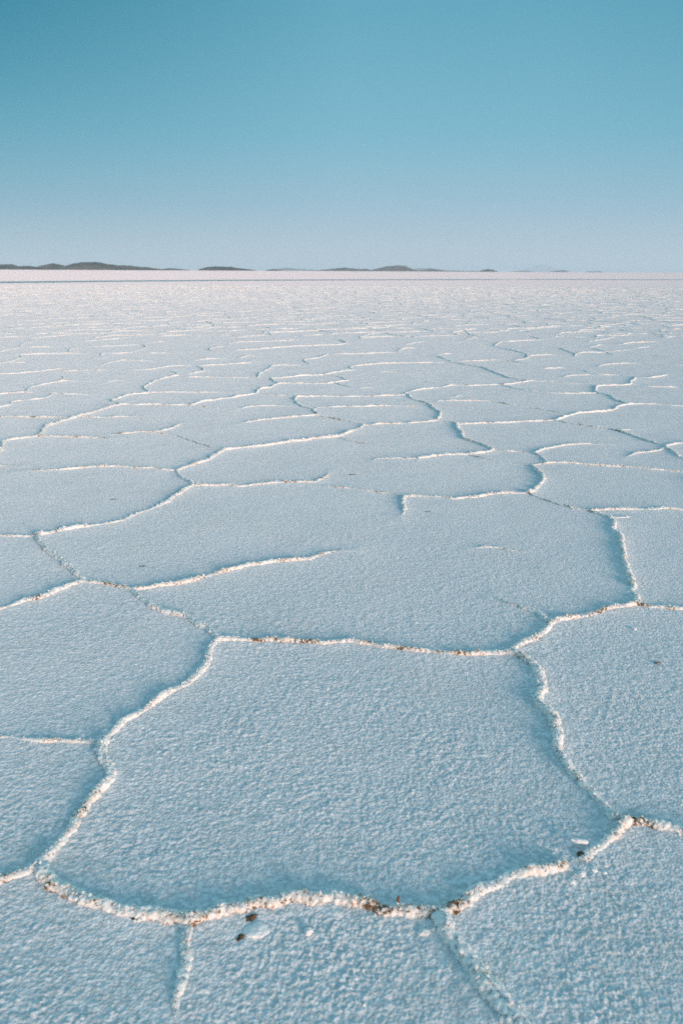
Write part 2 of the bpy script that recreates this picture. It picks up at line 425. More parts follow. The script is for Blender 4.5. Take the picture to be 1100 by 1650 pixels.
# the crowded rows farther out
FAR = [
 [(287,604),(279,599),(269,596)], [(287,604),(313,600),(331,597),(326,593),(320,590),(336,588),(370,586),(399,584),(403,580)],
 [(289,606),(320,607),(362,607)], [(202,596),(242,594),(279,589),(320,588)], [(98,613),(103,608),(94,605)],
 [(-30,604),(0,602),(50,599),(74,596),(111,592)], [(94,598),(135,596),(185,596)], [(155,590),(172,585),(198,580),(229,581),(259,580)],
 [(-20,592),(0,586),(20,581),(34,576),(35,571)], [(7,584),(47,584)], [(13,571),(61,570),(101,569),(141,569)],
 [(111,568),(116,562),(135,560)], [(165,574),(165,569),(188,569),(212,567),(235,559),(224,555),(185,557),(141,558)],
 [(-20,569),(0,566),(27,561),(34,556),(52,549),(47,546),(67,543),(104,540),(135,535)], [(34,559),(94,558)],
 [(128,550),(168,547),(215,543)], [(235,568),(279,568)], [(235,552),(276,549)], [(249,542),(286,540),(313,539)],
 [(367,556),(340,561),(341,564),(370,567)], [(309,581),(336,578),(370,577)], [(182,532),(235,524)], [(50,528),(98,522)],
 [(55,513),(111,503)], [(121,521),(188,520)], [(240,511),(286,510),(323,505)], [(296,533),(336,529),(346,524),(340,520),(357,514)],
 [(365,555),(382,551),(415,550),(466,548),(496,546)], [(365,544),(399,542),(422,539),(429,535),(456,533),(476,529),(503,522),(550,520)],
 [(365,565),(415,562),(442,560),(483,557),(543,555),(557,552),(545,546)], [(382,577),(409,571)],
 [(500,587),(488,579),(513,576),(531,569)], [(531,570),(584,569),(641,567)], [(641,566),(648,562),(674,559)],
 [(580,546),(584,541),(614,535),(627,532)], [(648,555),(668,552),(688,549)], [(701,571),(735,569)], [(701,572),(722,580),(727,583)],
 [(571,596),(562,592),(580,588),(621,585),(668,584),(726,583)], [(600,598),(651,600)], [(547,530),(607,525),(651,523)],
 [(748,531),(759,539),(767,542),(747,548)], [(831,533),(861,529),(902,526)], [(796,558),(807,551),(848,548),(871,546),(851,541)],
 [(797,558),(841,568),(849,576),(824,581)], [(848,576),(858,572),(905,571)], [(730,582),(764,581),(801,580),(858,586)],
 [(898,559),(922,568),(925,574)], [(925,574),(932,568),(972,567),(1019,562)], [(947,559),(972,555)], [(949,560),(972,565),(989,571)],
 [(959,591),(976,587),(1013,585),(1039,585)], [(868,593),(915,592)], [(932,594),(959,602),(996,604),(1019,607)],
 [(898,608),(925,604),(965,603)], [(1021,607),(1056,607),(1076,601)], [(939,528),(979,523),(1016,519)], [(945,551),(992,542)],
 [(992,555),(1016,552),(1066,550)], [(1083,587),(1130,585)], [(1066,544),(1090,541)], [(1016,561),(1053,558)],
]


def resample(pts, step):
    """smooth curve through the points at even steps"""
    P = np.asarray(pts, float)
    if len(P) == 2:
        d = np.linalg.norm(P[1] - P[0])
        n = max(2, int(d / step) + 1)
        t = np.linspace(0, 1, n)[:, None]
        return P[0] * (1 - t) + P[1] * t
    E = np.vstack([2 * P[0] - P[1], P, 2 * P[-1] - P[-2]])
    out = []
    for i in range(1, len(E) - 2):
        p0, p1, p2, p3 = E[i - 1:i + 3]
        n = max(2, int(np.linalg.norm(p2 - p1) / step * 2) + 1)
        t = np.linspace(0, 1, n, endpoint=False)[:, None]
        out.append(0.5 * (2 * p1 + (p2 - p0) * t + (2 * p0 - 5 * p1 + 4 * p2 - p3) * t ** 2
                          + (3 * p1 - p0 - 3 * p2 + p3) * t ** 3))
    Q = np.vstack(out + [P[-1:]])
    s = np.concatenate([[0], np.cumsum(np.linalg.norm(np.diff(Q, axis=0), axis=1))])
    n = max(3, int(s[-1] / step) + 1)
    u = np.linspace(0, s[-1], n)
    return np.stack([np.interp(u, s, Q[:, 0]), np.interp(u, s, Q[:, 1])], 1)


LINES = []                         # (points, size, dirt, taper a, taper b, label, group)
for size, dirt, ta, tb, label, pts in R:
    LINES.append(([at(*p) for p in pts], size, dirt, ta, tb, label, None))
FAR_LABEL = "slim pale salt ridge in the crowded far rows towards the horizon"
FAR_GROUP = "slim salt ridges in the far rows"
for pts in FAR:
    LINES.append(([at(*p) for p in pts], random.uniform(.6, .9), random.uniform(.15, .5), 1, 1, FAR_LABEL, FAR_GROUP))

# crack pattern of the rest of the flat: cells about 1.4 m wide
pts2 = []
cellw = 1.35
for gy in range(-2, 66):
    for gx in range(-40, 41):
        x = (gx + 0.5 * (gy % 2) + random.uniform(-.42, .42)) * cellw
        y = (gy + random.uniform(-.42, .42)) * cellw
        if math.hypot(x, y) < 88 and abs(x) < 5.5 + 0.62 * max(y, 0):
            pts2.append(Vector((x, y)))
tri = delaunay_2d_cdt(pts2, [], [], 0, 1e-6)
tv, tf = tri[0], tri[2]
cen = []
for f in tf:
    a, b, c = (tv[i] for i in f)
    d = 2 * (a.x * (b.y - c.y) + b.x * (c.y - a.y) + c.x * (a.y - b.y))
    if abs(d) < 1e-6:
        cen.append(None); continue
    ux = ((a.length_squared) * (b.y - c.y) + b.length_squared * (c.y - a.y) + c.length_squared * (a.y - b.y)) / d
    uy = ((a.length_squared) * (c.x - b.x) + b.length_squared * (a.x - c.x) + c.length_squared * (b.x - a.x)) / d
    cen.append((ux, uy))
edges = {}
for k, f in enumerate(tf):
    for i in range(3):
        e = tuple(sorted((f[i], f[(i + 1) % 3])))
        edges.setdefault(e, []).append(k)
EXTRA = []
for e, ks in sorted(edges.items()):
    if len(ks) != 2 or cen[ks[0]] is None or cen[ks[1]] is None:
        continue
    a, b = cen[ks[0]], cen[ks[1]]
    ln = math.dist(a, b)
    if ln < 0.15 or ln > 2.6 or random.random() < 0.07:
        continue
    mx, my = (a[0] + b[0]) / 2, (a[1] + b[1]) / 2
    if math.hypot(mx, my) < 1.2 or math.hypot(mx, my) > 95:
        continue
    bad = False
    visible = False
    for q in (a, b, (mx, my)):
        p = pixel_of(*q)
        if p and -8 < p[0] < 1108 and 545 < p[1] < 1720:
            bad = True
        if p and 0 < p[0] < 1100 and p[1] < 1650:
            visible = True
    if bad:
        continue
    # an uneven middle so that no crack runs dead straight
    nx, ny = -(b[1] - a[1]) / ln, (b[0] - a[0]) / ln
    k1, k2 = random.gauss(0, .07) * ln, random.gauss(0, .07) * ln
    line = [a, (a[0] * .67 + b[0] * .33 + nx * k1, a[1] * .67 + b[1] * .33 + ny * k1),
            (a[0] * .33 + b[0] * .67 + nx * k2, a[1] * .33 + b[1] * .67 + ny * k2), b]
    EXTRA.append((math.hypot(mx, my), visible, line))
# carry the ridges that leave the frame on to the next crack
ends = [q for _, _, ln_ in EXTRA for q in (ln_[0], ln_[-1])]
for i_, L in enumerate(LINES):
    P_ = L[0]
    for which in (0, -1):
        pp = pixel_of(*P_[which])
        if pp and (pp[0] < -8 or pp[0] > 1108):
            q = min(ends, key=lambda e_: math.dist(e_, P_[which]))
            if 0.05 < math.dist(q, P_[which]) < 1.3:
                if which == 0:
                    P_.insert(0, q)
                else:
                    P_.append(q)
EXTRA.sort(key=lambda t: t[0])
room = 298 - len(LINES)
REST = []
for r, vis, line in EXTRA:
    size, dirt = random.uniform(.45, .95), random.uniform(.1, .5)
    if vis and room > 0:
        room -= 1
        LINES.append((line, size, dirt, random.random() < .35, random.random() < .35, FAR_LABEL, FAR_GROUP))
    else:
        REST.append((line, size, dirt, random.random() < .35, random.random() < .35))

# nearest ridge, for the upturned plate edges
kd_pts = []
for L in LINES + REST:
    c = np.asarray(L[0])
    rr = float(np.hypot(*c.mean(0)))
    if rr > 45:
        continue
    for q in resample(L[0], 0.03 if rr < 8 else 0.08):
        kd_pts.append((q[0], q[1], L[1]))
kd = kdtree.KDTree(len(kd_pts))
for i, q in enumerate(kd_pts):
    kd.insert((q[0], q[1], 0), i)
kd.balance()


def dish(xs, ys):
    out = np.zeros(len(xs))
    dd = np.full(len(xs), 9.0)
    find = kd.find
    for i in range(len(xs)):
        co, idx, d = find((xs[i], ys[i], 0))
        s = kd_pts[idx][2]
        dd[i] = d / (0.5 + 0.5 * s)
        if d < 0.7:
            out[i] = s * (0.005 * math.exp(-(d / 0.09) ** 1.3) + 0.002 * math.exp(-(d / 0.035) ** 2))
    return out, dd


def swell(x, y):
    return 0.004 * vnoise2(x / 0.55, y / 0.55, 11) + 0.0016 * vnoise2(x / 0.2, y / 0.2, 12)


def ground_z(x, y):
    x = np.atleast_1d(np.asarray(x, float)); y = np.atleast_1d(np.asarray(y, float))
    return swell(x, y) + dish(x, y)[0]


# ------------------------------------------------------------------ the salt flat: one sheet out to the horizon
def build_ground():
    k = 0.0026
    KF = 0.0018
    r1 = np.array([0.02, 0.2, 0.4, 0.6, 0.75])
    r2 = np.concatenate([0.9 * np.exp(np.arange(0, math.log(4.5 / 0.9), KF)), 4.5 * np.exp(np.arange(KF, math.log(260 / 4.5), k))])
    r3 = 262 * np.exp(np.arange(0, math.log(60000 / 262), 0.012))
    rad = np.concatenate([r1, r2, r3])
    fine = np.arange(-math.radians(44), math.radians(44), KF)
    coarse = np.linspace(math.radians(44), math.radians(316), 160)
    ang = np.concatenate([fine, coarse])[:-1]
    na, nr = len(ang), len(rad)
    A, Rr = np.meshgrid(ang, rad)
    # shake the grid so that no rows or rays show
    jit = np.clip(Rr, 0, 240) * k * 0.30
    jr = rng.uniform(-1, 1, A.shape) * jit * (Rr > 0.9) * (Rr < 258)
    ja = rng.uniform(-1, 1, A.shape) * 0.30 * KF * (np.abs((A + math.pi) % (2 * math.pi) - math.pi) < math.radians(43.8))
    X = ((Rr + jr) * np.sin(A + ja)).ravel()
    Y = ((Rr + jr) * np.cos(A + ja)).ravel()
    rr = np.hypot(X, Y)
    sp = np.clip(rr * np.where(rr < 4.5, KF, k), 0.0015, None)
    Z = np.zeros(len(X))
    near = rr < 60
    Z[near] += swell(X[near], Y[near]) * np.clip((60 - rr[near]) / 30, 0, 1)
    infront = (rr < 24) & (Y > 0) & (rr > 0.8) & (np.abs(X) < 0.85 * Y)
    idx = np.nonzero(infront)[0]
    dz_, dd_ = dish(X[idx], Y[idx])
    Z[idx] += dz_
    calm = np.ones(len(X))
    calm[idx] = np.clip((dd_ - 0.008) / 0.025, 0.2, 1)
    # the grain of the crust
    for lam, amp, sd in ((0.045, .0013, 21), (0.026, .0017, 22), (0.015, .0018, 23), (0.009, .0010, 24)):
        w = np.clip((lam / sp - 2.0) / 1.5, 0, 1)
        sel = np.nonzero((w > 0) & (Y > -0.2))[0]
        n = vnoise2(X[sel] / lam, Y[sel] / lam, sd)
        n = np.where(n > 0, n * 1.35, n * 0.75)
        patch = 0.75 + 0.9 * vnoise2(X[sel] / 0.35, Y[sel] / 0.35, sd + 40)
        Z[sel] += amp * n * w[sel] * np.clip(patch, .25, 1.6) * calm[sel]
    # little clumps of crystals standing on the crust
    sel = np.nonzero((rr > 0.8) & (rr < 6.5) & (Y > 0))[0]
    xs, ys = X[sel], Y[sel]
    for sc, amp, sd in ((0.020, .0036, 81), (0.0115, .0042, 85), (0.0068, .0026, 88)):
        wx = xs + 0.006 * vnoise2(xs / 0.013, ys / 0.013, sd + 2)
        wy = ys + 0.006 * vnoise2(xs / 0.013, ys / 0.013, sd + 3)
        c = np.clip(0.62 - cell2(wx, wy, sc, sd), 0, 1)
        m = np.clip(0.45 + 1.3 * vnoise2(xs / 0.06, ys / 0.06, sd + 4) + 1.5 * vnoise2(xs / 0.42, ys / 0.42, 99), 0.05, 1.3)
        Z[sel] += amp * c * m * calm[sel] * np.clip((sc / sp[sel] - 2.0) / 1.5, 0, 1)
    # farther out: hummocks and unresolved little ridges
    for mult, am, sd in ((2.6, 1.15, 31), (5.5, .8, 32)):
        # noise whose wavelength follows the mesh, in bands
        for band in range(0, 14):
            s0 = 0.004 * 2 ** band
            w = np.clip(1 - np.abs(np.log2(sp / s0)), 0, 1)
            sel = np.nonzero((w > 0) & (rr > 2.2) & (Y > -1))[0]
            if len(sel) == 0:
                continue
            lam = mult * s0
            n = vnoise2(X[sel] / lam, Y[sel] / lam, sd + band)
            amp = min(0.065 * lam * FARGAIN, 0.016) * am
            Z[sel] += amp * n * w[sel] * (0.3 * np.clip((rr[sel] - 2.2) / 5, 0, 1) + 0.7 * np.clip((rr[sel] - 12) / 40, 0, 1))
    V = np.stack([X, Y, Z], 1)
    i = np.arange(nr - 1)[:, None] * na
    j = np.arange(na)[None, :]
    j2 = (j + 1) % na
    Q = np.stack([i + j, i + na + j, i + na + j2, i + j2], -1).reshape(-1, 4)
    # the fan of angles runs clockwise seen from above: flip to face up
    Q = Q[:, ::1]
    c = len(V)
    V = np.vstack([V, [[0, 0, 0]]])
    T = np.stack([np.full(na, c), np.arange(na), (np.arange(na) + 1) % na], 1)[:, ::-1]
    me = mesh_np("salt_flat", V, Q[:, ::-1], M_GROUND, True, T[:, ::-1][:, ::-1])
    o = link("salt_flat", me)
    o["kind"] = "structure"
    return o


FARGAIN = 0.8
build_ground()


# ------------------------------------------------------------------ ridges
_p = (1 + 5 ** .5) / 2
ICO = np.array([(-1, _p, 0), (1, _p, 0), (-1, -_p, 0), (1, -_p, 0), (0, -1, _p), (0, 1, _p), (0, -1, -_p), (0, 1, -_p),
                (_p, 0, -1), (_p, 0, 1), (-_p, 0, -1), (-_p, 0, 1)]) / math.hypot(1, _p)
ICOF = np.array([(0, 11, 5), (0, 5, 1), (0, 1, 7), (0, 7, 10), (0, 10, 11), (1, 5, 9), (5, 11, 4), (11, 10, 2), (10, 7, 6),
                 (7, 1, 8), (3, 9, 4), (3, 4, 2), (3, 2, 6), (3, 6, 8), (3, 8, 9), (4, 9, 5), (2, 4, 11), (6, 2, 10),
                 (8, 6, 7), (9, 8, 1)])


def ridge_mesh(line, size, dirt, ta, tb, seed, detail=1.0):
    P = np.asarray(line, float)
    rr = float(np.hypot(*P.mean(0)))
    step = max(0.0032, 0.0016 * rr) / detail
    nphi = 21 if rr < 4.5 else 15 if rr < 7 else (9 if rr < 14 else 7)
    if detail < 1:
        nphi = 5
    C = resample(line, step)
    n = len(C)
    s = np.arange(n) * step
    T = np.gradient(C, axis=0)
    T /= np.linalg.norm(T, axis=1)[:, None] + 1e-9
    Lat = np.stack([-T[:, 1], T[:, 0]], 1)
    ends = np.clip(np.minimum(s, s[-1] - s) / 0.08, 0, 1)
    wig = (0.010 * noise1(s / 0.055, seed) + 0.013 * noise1(s / 0.16, seed + 1)
           + (0.05 if rr > 9 else 0) * noise1(s / 0.45, seed + 5)) * ends * (0.6 + 0.6 * size)
    C = C + Lat * wig[:, None]
    env = np.ones(n)
    tl = min(0.35, 0.35 * s[-1])
    if ta:
        env *= np.clip(s / tl, 0.0, 1) ** 0.8
    if tb:
        env *= np.clip((s[-1] - s) / tl, 0.0, 1) ** 0.8
    lump = 1 + 0.3 * noise1(s / 0.035, seed + 2) + 0.7 * noise1(s / 0.11, seed + 3)
    gap = np.clip(1.35 + 2.0 * noise1(s / 0.28, seed + 4), 0.5, 1)
    if size < 0.6:
        gap = np.clip(1.1 + 2.4 * noise1(s / 0.18, seed + 4), 0.2, 1)
    size = 0.27 + 0.65 * size
    far_up = 1 + 0.3 * min(1, max(0, (rr - 3.5) / 6))
    W = 0.0140 * (0.6 + 0.4 * far_up) * size * (0.35 + 0.65 * env) * (0.75 + 0.3 * lump) * (0.7 + 0.3 * gap) * (1 + 0.55 * noise1(s / 0.23, seed + 6))
    H = 0.0165 * far_up * size * env * np.clip(lump, .45, 1.6) * gap
    phi = np.linspace(-0.12, math.pi + 0.12, nphi)
    cs, sn = np.cos(phi), np.sin(phi)
    sgn = np.sign(sn) * np.abs(sn) ** 0.8
    base = (ground_z(C[:, 0], C[:, 1]) if rr < 24 else np.zeros(n)) - 0.003
    X = C[:, 0][:, None] + Lat[:, 0][:, None] * W[:, None] * cs
    Y = C[:, 1][:, None] + Lat[:, 1][:, None] * W[:, None] * cs
    Z = base[:, None] + H[:, None] * sgn - (np.abs(cs) > .97) * 0.006
    V = np.stack([X, Y, Z], -1).reshape(-1, 3)
    D = np.stack([Lat[:, 0][:, None] * cs, Lat[:, 1][:, None] * cs, np.repeat(np.clip(sn, 0, 1)[None] * 0.55, n, 0)], -1).reshape(-1, 3)
    if rr < 16:
        e = np.repeat(np.clip(env * gap, .25, 1), nphi)[:, None] * min(1.1, 0.35 + 0.75 * size)
        big = 1 - cell3(V, 0.015, seed % 90)
        V = V + D * (big[:, None] - 0.38) * 0.0130 * e
        if rr < 8:
            sm = 1 - cell3(V, 0.007, 50 + seed % 40)
            V = V + D * (sm[:, None] - 0.45) * 0.006 * e
    else:
        V = V + D * rng.uniform(-.4, .6, len(V))[:, None] * 0.008 * size
    i = np.arange(n - 1)[:, None] * nphi
    j = np.arange(nphi - 1)[None, :]
    Q = np.stack([i + j, i + nphi + j, i + nphi + j + 1, i + j + 1], -1).reshape(-1, 4)
    Q = Q[:, ::-1]
    # close both ends
    cap = []
    for k0, flip in ((0, 0), ((n - 1) * nphi, 1)):
        for q in range(1, nphi - 1):
            t = [k0, k0 + q, k0 + q + 1]
            cap.append(t[::-1] if flip else t)
    cap = np.array(cap)
    nsm = len(cap)
    if rr < 9 and detail >= 1:
        # broken crystals standing in the crest, each an angular splinter
        r_ = np.random.default_rng(seed)
        m = int(s[-1] * (300 if rr < 5 else 220))
        k_ = np.clip((r_.random(m) * (n - 1)).astype(int), 0, n - 1)
        keep = r_.random(m) < env[k_] * gap[k_] * 1.1
        k_ = k_[keep]; m = len(k_)
        v_ = r_.normal(0, 0.62, m)
        zc = base[k_] + H[k_] * np.sqrt(np.clip(1 - v_ ** 2, 0, 1)) * r_.uniform(.6, 1.15, m) + 0.002
        pos = np.column_stack([C[k_] + Lat[k_] * (v_ * W[k_])[:, None], zc])
        rad = r_.uniform(.0016, .0046, m) * (0.45 + 0.6 * size) * (1 if rr < 5 else 1.3)
        rad = np.where(r_.random(m) < .08, rad * 1.7, rad)
        dirs = ICO[None] * (1 + r_.uniform(-.32, .32, (m, 12, 1)))
        dirs = dirs * r_.uniform(.55, 1.45, (m, 1, 3))
        q = r_.normal(0, 1, (m, 4)); q /= np.linalg.norm(q, axis=1)[:, None]
        w_, x_, y_, z_ = q.T
        RM = np.stack([1 - 2 * (y_ * y_ + z_ * z_), 2 * (x_ * y_ - z_ * w_), 2 * (x_ * z_ + y_ * w_),
                       2 * (x_ * y_ + z_ * w_), 1 - 2 * (x_ * x_ + z_ * z_), 2 * (y_ * z_ - x_ * w_),
                       2 * (x_ * z_ - y_ * w_), 2 * (y_ * z_ + x_ * w_), 1 - 2 * (x_ * x_ + y_ * y_)], 1).reshape(m, 3, 3)
        pv = np.einsum('mij,mkj->mki', RM, dirs) * rad[:, None, None] + pos[:, None]
        f0 = len(V)
        V = np.vstack([V, pv.reshape(-1, 3)])
        cap = np.vstack([cap, (ICOF[None] + (f0 + np.arange(m) * 12)[:, None, None]).reshape(-1, 3)])
    return V, Q, cap


for k, (line, size, dirt, ta, tb, label, group) in enumerate(LINES):
    V, Q, T = ridge_mesh(line, size, dirt, ta, tb, 100 + k * 7)
    c = V.mean(0); c[2] = 0
    me = mesh_np("salt_ridge", V - c, Q, M_RIDGE, True, T)
    o = link("salt_ridge", me, c)
    o["label"] = label
    o["category"] = "salt ridge"
    o["group"] = group or "salt ridges between the nearer plates"
    o["dirt"] = float(dirt)

VV, QQ, TT, off = [], [], [], 0
for k, (line, size, dirt, ta, tb) in enumerate(REST):
    rr = math.hypot(*np.asarray(line).mean(0))
    V, Q, T = ridge_mesh(line, size, dirt, ta, tb, 5000 + k * 7, 1.0 if rr < 12 else 0.5)
    VV.append(V); QQ.append(Q + off); TT.append(T + off); off += len(V)
o = link("distant_salt_ridges", mesh_np("distant_salt_ridges", np.vstack(VV), np.vstack(QQ), M_RIDGE, True, np.vstack(TT)))
o["kind"] = "stuff"
o["label"] = "countless tiny pale salt ridges covering the flat towards the horizon"
o["category"] = "salt ridges"
o["dirt"] = 0.3


# ------------------------------------------------------------------ loose pieces
def lump(name, px, py, size, mat, label, cat, group, rz=0.0, sink=0.3, lift=0.0, seed=1, rough=1.0):
    """an uneven broken piece; size = (length, width, height) in metres"""
    import bmesh
    bm = bmesh.new()
    bmesh.ops.create_icosphere(bm, subdivisions=4, radius=0.5)
    P = np.array([v.co[:] for v in bm.verts])
    f = 0.72 + 0.55 * (1 - cell3(P + seed * 3.7, 0.42, 60 + seed)) * rough + 0.25 * (1 - cell3(P + seed, 0.17, 63 + seed)) * rough
    f /= f.mean()
    Pn = P * f[:, None]
    Pn[:, 2] = np.maximum(Pn[:, 2], -0.42)
    Pn = Pn * np.array(size)
    for v, q in zip(bm.verts, Pn):
        v.co = q
    me = bpy.data.meshes.new(name)
    bm.to_mesh(me); bm.free()
    me.polygons.foreach_set("use_smooth", np.ones(len(me.polygons), bool))
    me.materials.append(mat)
    x, y = at(px, py, 0.0)
    z = float(ground_z(x, y)[0])
    o = link(name, me, (x, y, z + size[2] * (0.42 - sink) + lift))
    o.rotation_euler = (0, 0, rz)
    o["label"] = label; o["category"] = cat
    if group:
        o["group"] = group
    return o


lump("salt_chunk", 932, 1366, (.046, .015, .014), M_CRUMB, "elongated salt shard lying across the break in the thick ridge", "salt chunk", "loose salt chunks", -0.25, 0.0, .012, 1)
lump("mud_clod", 936, 1382, (.022, .026, .010), M_MUD, "dark mud clod beneath the elongated salt shard in the ridge break", "mud clod", "dark mud clods", 0.3, .25, 0, 2, 1.8)
lump("salt_chunk", 497, 1504, (.026, .02, .018), M_CRUMB, "bright white salt chunk alone below the muddy front ridge", "salt chunk", "loose salt chunks", .7, .25, 0, 3)
lump("salt_chunk", 683, 1506, (.03, .02, .014), M_CRUMB, "flat pinkish salt chunk left of the ridge leaving the bottom", "salt chunk", "loose salt chunks", .1, .3, 0, 4)
lump("salt_chunk", 1021, 1014, (.022, .02, .014), M_CRUMB, "small white salt chunk below the rusty tan ridge at right", "salt chunk", "loose salt chunks", .4, .3, 0, 5)
lump("salt_chunk", 1058, 1069, (.024, .02, .012), M_GREY, "small tan grey chunk alone on the plate at far right", "salt chunk", "loose salt chunks", .4, .3, 0, 6)
lump("mud_clod", 216, 1481, (.014, .016, .006), M_MUD, "brown mud clod just under the lower left ridge of the nearest plate", "mud clod", "dark mud clods", .2, .3, 0, 7, 1.8)
lump("mud_clod", 405, 1482, (.027, .018, .008), M_MUD, "blackish mud clod right under the bend of the muddy front ridge", "mud clod", "dark mud clods", .5, .3, 0, 8, 2.0)
lump("mud_clod", 388, 1512, (.022, .013, .005), M_MUD, "low brown mud smear left of the smooth glassy salt lump", "mud clod", "dark mud clods", .9, .32, 0, 9, 2.0)
lump("salt_lump", 413, 1502, (.06, .05, .014), M_CRUMB, "smooth rounded salt lump below the bend of the muddy front ridge", "salt lump", None, .4, .38, 0, 10, .7)
lump("salt_chunk", 641, 1467, (.008, .007, .02), M_MUD, "pointed brown shard standing up from the muddy front ridge", "salt chunk", "loose salt chunks", .2, .0, .016, 11, 1.5)
for n, (px, py, s, lab) in enumerate([
        (920, 1423, .018, "salt crumb lowest of the scatter below the ridge break"),
        (935, 1412, .021, "widest salt crumb of the scatter below the ridge break"),
        (955, 1404, .018, "salt crumb nearest the short lumpy ridge in the scatter below the break"),
        (972, 1408, .014, "rightmost salt crumb of the scatter below the ridge break"),
        (975, 1397, .011, "tiniest salt crumb, topmost of the scatter below the ridge break")]):
    lump("salt_crumb", px, py, (s * 1.2, s, s * .6), M_CRUMB, lab, "salt crumb", "crumbs below the ridge break", n * .8, .3, 0, 20 + n)
for n, (px, py, s, lab) in enumerate([
        (568, 765, .06, "thin dark grey flake lying right of the hooked ridge end"),
        (690, 825, .035, "small dark flake right of the tiny upright spur"),
        (183, 805, .045, "dark sliver on the plate left of the sweeping white ridge"),
        (230, 913, .035, "dark sliver above the start of the rusty patched spur")]):
    lump("salt_flake", px, py, (s, s * .3, .006), M_GREY, lab, "flake", "dark flakes on the crust", .15 + n * .1, .25, 0, 30 + n)


# ------------------------------------------------------------------ dark wet track across the far flat
def track():
    L = [(-500, 462), (0, 455.3), (300, 452.4), (550, 451.2), (850, 450.6), (1100, 450.9), (1500, 451.2)]
    C = resample([at(x, y, 0) for x, y in L], 2.0)
    T = np.gradient(C, axis=0); T /= np.linalg.norm(T, axis=1)[:, None]
    Lat = np.stack([-T[:, 1], T[:, 0]], 1)
    n = len(C)
    rows = []
    s = np.arange(n) * 2.0
    for q, z in ((-1, .012), (-.85, .05), (.85, .05), (1, .012)):
        w = 4.6 + 1.2 * noise1(s / 14, 71 + int(q * 3))
        rows.append(np.column_stack([C + Lat * (q * w)[:, None], np.full(n, z) + (.02 if z > .05 else 0) * rng.uniform(-1, 1, n)]))
    V = np.stack(rows, 1).reshape(-1, 3)
    i = np.arange(n - 1)[:, None] * 4; j = np.arange(3)[None]
    Q = np.stack([i + j, i + 4 + j, i + 5 + j, i + 1 + j], -1).reshape(-1, 4)[:, ::-1]
    o = link("track", mesh_np("track", V, Q, M_WET, True))
    o["kind"] = "structure"


track()


# ------------------------------------------------------------------ hills
def hill(prof, dist, base_y, mat=M_HILL, seed=1):
    """a real hill, as deep as it is wide; prof = its skyline"""
    P = np.array([[*at_dist(px, py, dist, base_y)] for px, py in prof])
    xs, hs = P[:, 0], np.maximum(P[:, 1], 0.0)
    wid = xs[-1] - xs[0]
    nx = max(60, int(len(prof) * 14)); ny = 40
    u = np.linspace(xs[0], xs[-1], nx)
    h = np.interp(u, xs, hs)
    ker = np.hanning(9); ker /= ker.sum()
    h = np.convolve(np.pad(h, 4, mode='edge'), ker, 'valid')
    dep = max(wid * 0.35, 200)
    v = np.linspace(-1, 1, ny)
    U, W = np.meshgrid(u, v)
    Hh = np.repeat(h[None], ny, 0)
    prof_v = (1 - np.abs(W) ** 1.7)
    top = hs.max() + 1
    nz = 0.22 * top * (vnoise2(U / (wid * .05 + 40), W * dep / (wid * .05 + 40), seed) + .6 * vnoise2(U / 60, W * dep / 60, seed + 3)) * np.minimum(1, Hh / top * 2)
    Z = Hh * prof_v + nz * (1 - W ** 2) * (np.abs(W) > .1) - 1.5
    Z[0] = Z[-1] = -6
    Z[:, 0] = Z[:, -1] = -6
    V = np.stack([U, dist + W * dep, Z], -1).reshape(-1, 3)
    i = np.arange(ny - 1)[:, None] * nx; j = np.arange(nx - 1)[None]
    Q = np.stack([i + j, i + 1 + j, i + nx + 1 + j, i + nx + j], -1).reshape(-1, 4)
    c = np.array([V[:, 0].mean(), dist, 0])
    o = link("hill", mesh_np("hill", V - c, Q, mat, True), c)
    o["kind"] = "structure"


def at_dist(px, py, dist, base_y):
    # sideways place at that distance, height over the foot of the hill
    d = fwd + rgt * ((px - 550) / FOC) + upv * (-(436.5 - 825) / FOC)
    x = d.x * dist / d.y
    return x, (base_y - py) / FOC * dist / math.cos(PITCH) * 0.957


hill([(-90, 433), (-60, 428), (-30, 425), (0, 427.7), (15, 426.8), (27, 430), (45, 432), (60, 435)], 6600, 435.2, seed=3)
hill([(18, 435), (30, 430), (45, 429.2), (60, 431.3), (80, 435)], 6000, 435.2, seed=4)
hill([(52, 435), (62, 431), (75, 428), (82, 426), (88, 425), (94, 426.5), (104, 429), (115, 432), (130, 435)], 6300, 435, seed=5)
hill([(95, 435), (103, 429), (120, 427), (130, 425), (136, 423), (150, 422.8), (162, 423.2), (172, 425.5), (190, 427.3), (205, 428.8), (218, 428.6), (232, 430.4), (245, 431.3), (262, 432.8), (280, 435)], 6000, 434.8, seed=6)
hill([(255, 434.6), (265, 432), (276, 431), (290, 432), (308, 434.4)], 7000, 434.4, seed=7)
hill([(320, 434.5), (328, 430.5), (336, 428.7), (350, 428), (372, 428.8), (386, 430.8), (400, 431.8), (414, 434.5)], 6500, 434.4, seed=8)
hill([(426, 434.4), (434, 432.2), (441, 431.5), (448, 432.5), (456, 434.4)], 6800, 434.3, seed=9)
hill([(435, 434.4), (450, 431), (463, 430), (474, 431.4), (500, 432.5), (515, 434.4)], 24000, 434.4, seed=10)
hill([(495, 434.6), (520, 433), (538, 431.5), (547, 430.5), (554, 429.2), (562, 430.6), (572, 431.2), (581, 431.9), (588, 431), (596, 432.2), (606, 434.6)], 10500, 434.8, seed=11)
hill([(592, 434.8), (604, 432), (614, 429.5), (625, 427.2), (640, 426.3), (652, 426.6), (658, 429), (666, 432), (678, 435)], 11000, 435, seed=12)
hill([(650, 435), (668, 431), (690, 430), (708, 432), (725, 435)], 27000, 435, seed=13)
